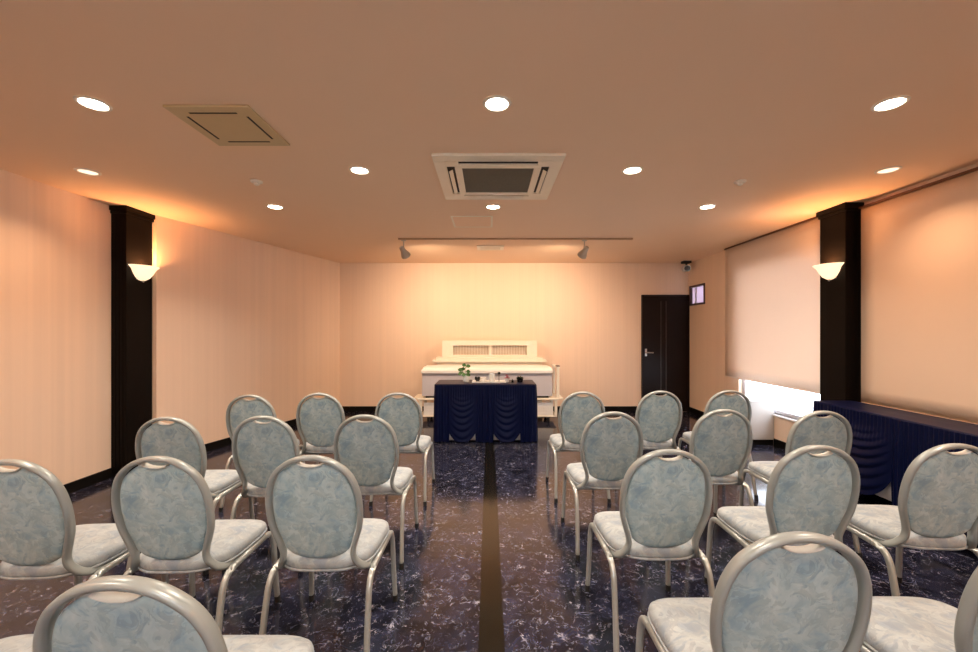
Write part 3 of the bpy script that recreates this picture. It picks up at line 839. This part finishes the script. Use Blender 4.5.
# ------------------------------------------------------------------ small things on the offering table
TZ = 0.7362
def at(px, y): return (px - 489) * y / 405
def leaf(bm, base, dirv, ln, w, up=(0, 0, 1)):
    d = Vector(dirv).normalized(); up = Vector(up).normalized(); s = d.cross(up)
    if s.length < .1: s = Vector((1, 0, 0))
    s.normalize(); nn = s.cross(d)
    prof = [(0, .12), (.25, .8), (.5, 1), (.75, .75), (1, .05)]
    L_, R_, Cc = [], [], []
    b = Vector(base)
    for t_, q in prof:
        c = b + d * ln * t_ - Vector((0, 0, 1)) * ln * .25 * t_ * t_
        L_.append(bm.verts.new(c - s * w * q)); R_.append(bm.verts.new(c + s * w * q)); Cc.append(bm.verts.new(c - nn * w * .25 * q))
    for i in range(4):
        bm.faces.new((L_[i], Cc[i], Cc[i + 1], L_[i + 1])); bm.faces.new((Cc[i], R_[i], R_[i + 1], Cc[i + 1]))
tray = thing('serving_tray', 'flat white tray in the middle of the navy table', 'tray', (at(489, 5.30), 5.30, TZ))
bm = B(-.22, .22, -.10, .10, 0.0005, .008, .003)
for (x0, x1, y0, y1) in [(-.22, .22, -.10, -.092), (-.22, .22, .092, .10), (-.22, -.212, -.092, .092), (.212, .22, -.092, .092)]: box(bm, x0, x1, y0, y1, .008, .017)
obj('tray_body', bm, M['china'], tray)
# leafy sprig in a glass vase
v = thing('vase', 'small glass vase holding a green leafy sprig, left end of the navy table', 'vase', (at(466, 5.30), 5.30, TZ))
obj('glass', lathe(bmesh.new(), [(0, .001), (.036, .001), (.042, .01), (.044, .05), (.036, .075), (.038, .085), (.034, .083), (.033, .075), (.040, .05), (.038, .014), (0, .012)], 24), M['clear'], v, smooth=True, angle=.9)
sp = bmesh.new()
tube(sp, catmull([(0, 0, .02), (.005, 0, .10), (-.012, 0, .16), (.002, 0, .215)], 4), .003, seg=6)
tube(sp, catmull([(0, 0, .03), (-.02, 0, .10), (-.05, 0, .15)], 4), .003, seg=6)
for bz, dv in [((0, 0, .21), (-.4, -.2, .3)), ((0, 0, .205), (.8, -.2, .3)), ((-.008, 0, .17), (-.9, -.1, .2)), ((0, 0, .14), (.9, -.4, .2)), ((0, 0, .10), (.7, -.3, .1)), ((0, 0, .10), (-.7, -.5, .1)), ((-.05, 0, .15), (-.6, 0, .4)), ((-.05, 0, .15), (.2, -.3, .6)), ((-.04, 0, .13), (-.8, -.2, -.2)), ((0, 0, .19), (.1, -.9, .2))]:
    leaf(sp, bz, dv, .068, .026, (.3 * dv[0], -1, .5))
obj('sprig', sp, M['leaf'], v, smooth=True)
# incense burner
v = thing('incense_burner', 'small black round incense burner beside the leafy vase', 'incense burner', (at(477.5, 5.33), 5.33, TZ))
obj('bowl', lathe(bmesh.new(), [(0, .012), (.02, .012), (.034, .03), (.038, .05), (.034, .068), (.030, .07), (.030, .06), (0, .055)], 24), M['blackgloss'], v, smooth=True, angle=.9)
bm = bmesh.new()
for k in range(3): tube(bm, [(.022 * math.cos(k * 2.1), .022 * math.sin(k * 2.1), 0), (.018 * math.cos(k * 2.1), .018 * math.sin(k * 2.1), .018)], .006, seg=8)
obj('foot', bm, M['blackgloss'], v, smooth=True)
# white cup
v = thing('cup', 'white china cup between the black burner and the glass lamp', 'cup', (at(483, 5.28), 5.28, TZ + .0085))
obj('cup_body', lathe(bmesh.new(), [(0, .0), (.022, .0), (.024, .008), (.036, .03), (.040, .055), (.037, .055), (.033, .032), (0, .012)], 24), M['china'], v, smooth=True, angle=.9)
# glass candle lamp
v = thing('candle_lamp', 'clear glass candle lamp with cream candle on the tray', 'candle', (at(492, 5.30), 5.30, TZ + .0085))
obj('glass', lathe(bmesh.new(), [(.034, .0), (.036, .01), (.036, .11), (.033, .11), (.033, .012)], 24), M['clear'], v, smooth=True, angle=.9)
obj('candle', lathe(bmesh.new(), [(0, .0), (.024, .0), (.024, .075), (0, .072)], 20), M['china'], v, smooth=True, angle=.9)
# singing bell on a tall stick
v = thing('ball_striker', 'small round black ball on a thin stand right of the candle', 'ornament', (at(499, 5.34), 5.34, TZ))
bm = lathe(bmesh.new(), [(0, 0), (.024, 0), (.022, .006), (.005, .010), (.004, .095), (0, .097)], 16); obj('stand', bm, M['blackgloss'], v, smooth=True, angle=.8)
obj('ball', sphere(bmesh.new(), (0, 0, .113), .019), M['blackgloss'], v, smooth=True)
# pink flowers in a glass
v = thing('flower_glass', 'short glass with small pink flowers on the navy table', 'flowers', (at(507, 5.30), 5.30, TZ))
obj('glass', lathe(bmesh.new(), [(0, .001), (.026, .001), (.030, .05), (.028, .05), (.024, .006), (0, .006)], 20), M['clear'], v, smooth=True, angle=.9)
bm = bmesh.new()
for x, y, z in [(0, 0, .062), (.022, .004, .055), (-.02, -.006, .056), (.004, -.018, .078), (-.006, .014, .09), (0, 0, .03)]:
    for k in range(5): sphere(bm, (x + .009 * math.cos(k * 1.257), y + .009 * math.sin(k * 1.257), z), .008, u=8, v=6)
obj('flowers', bm, M['pinkflower'], v, smooth=True)
# dark bottle
v = thing('bottle', 'tiny dark bottle left of the dark potted plant', 'bottle', (at(512.5, 5.26), 5.26, TZ))
obj('bottle_body', lathe(bmesh.new(), [(0, 0), (.014, 0), (.015, .004), (.015, .026), (.006, .034), (.006, .044), (0, .044)], 16), M['blackgloss'], v, smooth=True, angle=.8)
# dark potted plant
v = thing('potted_plant', 'low dark leafy plant in a black pot, right end of the navy table', 'plant', (at(520, 5.30), 5.30, TZ))
obj('pot', lathe(bmesh.new(), [(0, 0), (.034, 0), (.044, .05), (.048, .055), (.044, .055), (.040, .05), (0, .045)], 20), M['blackgloss'], v, smooth=True, angle=.8)
bm = bmesh.new()
for k in range(26):
    a = random.uniform(0, 2 * PI); e = random.uniform(.1, 1.3)
    leaf(bm, (.012 * math.cos(a), .012 * math.sin(a), .045), (math.cos(a), math.sin(a), e), random.uniform(.045, .075), .013)
obj('foliage', bm, M['darkleaf'], v, smooth=True)

# ------------------------------------------------------------------ daylight, camera, view
w = bpy.data.worlds.new('World'); scene.world = w; w.use_nodes = True
bg = w.node_tree.nodes['Background']; bg.inputs[0].default_value = (0.88, 0.93, 1.0, 1); bg.inputs[1].default_value = 7.0

cam = bpy.data.cameras.new('Camera'); co = bpy.data.objects.new('Camera', cam); C.objects.link(co)
co.location = (0, 0, HC); co.rotation_euler = (PI / 2, 0, 0)
cam.sensor_width = 36; cam.lens = 405 / 978 * 36; cam.shift_y = 6 / 978; cam.clip_start = 0.02
scene.camera = co
vs = scene.view_settings
vs.view_transform = 'Standard'; vs.look = 'None'; vs.gamma = 1; vs.exposure = 0.98; vs.use_curve_mapping = False
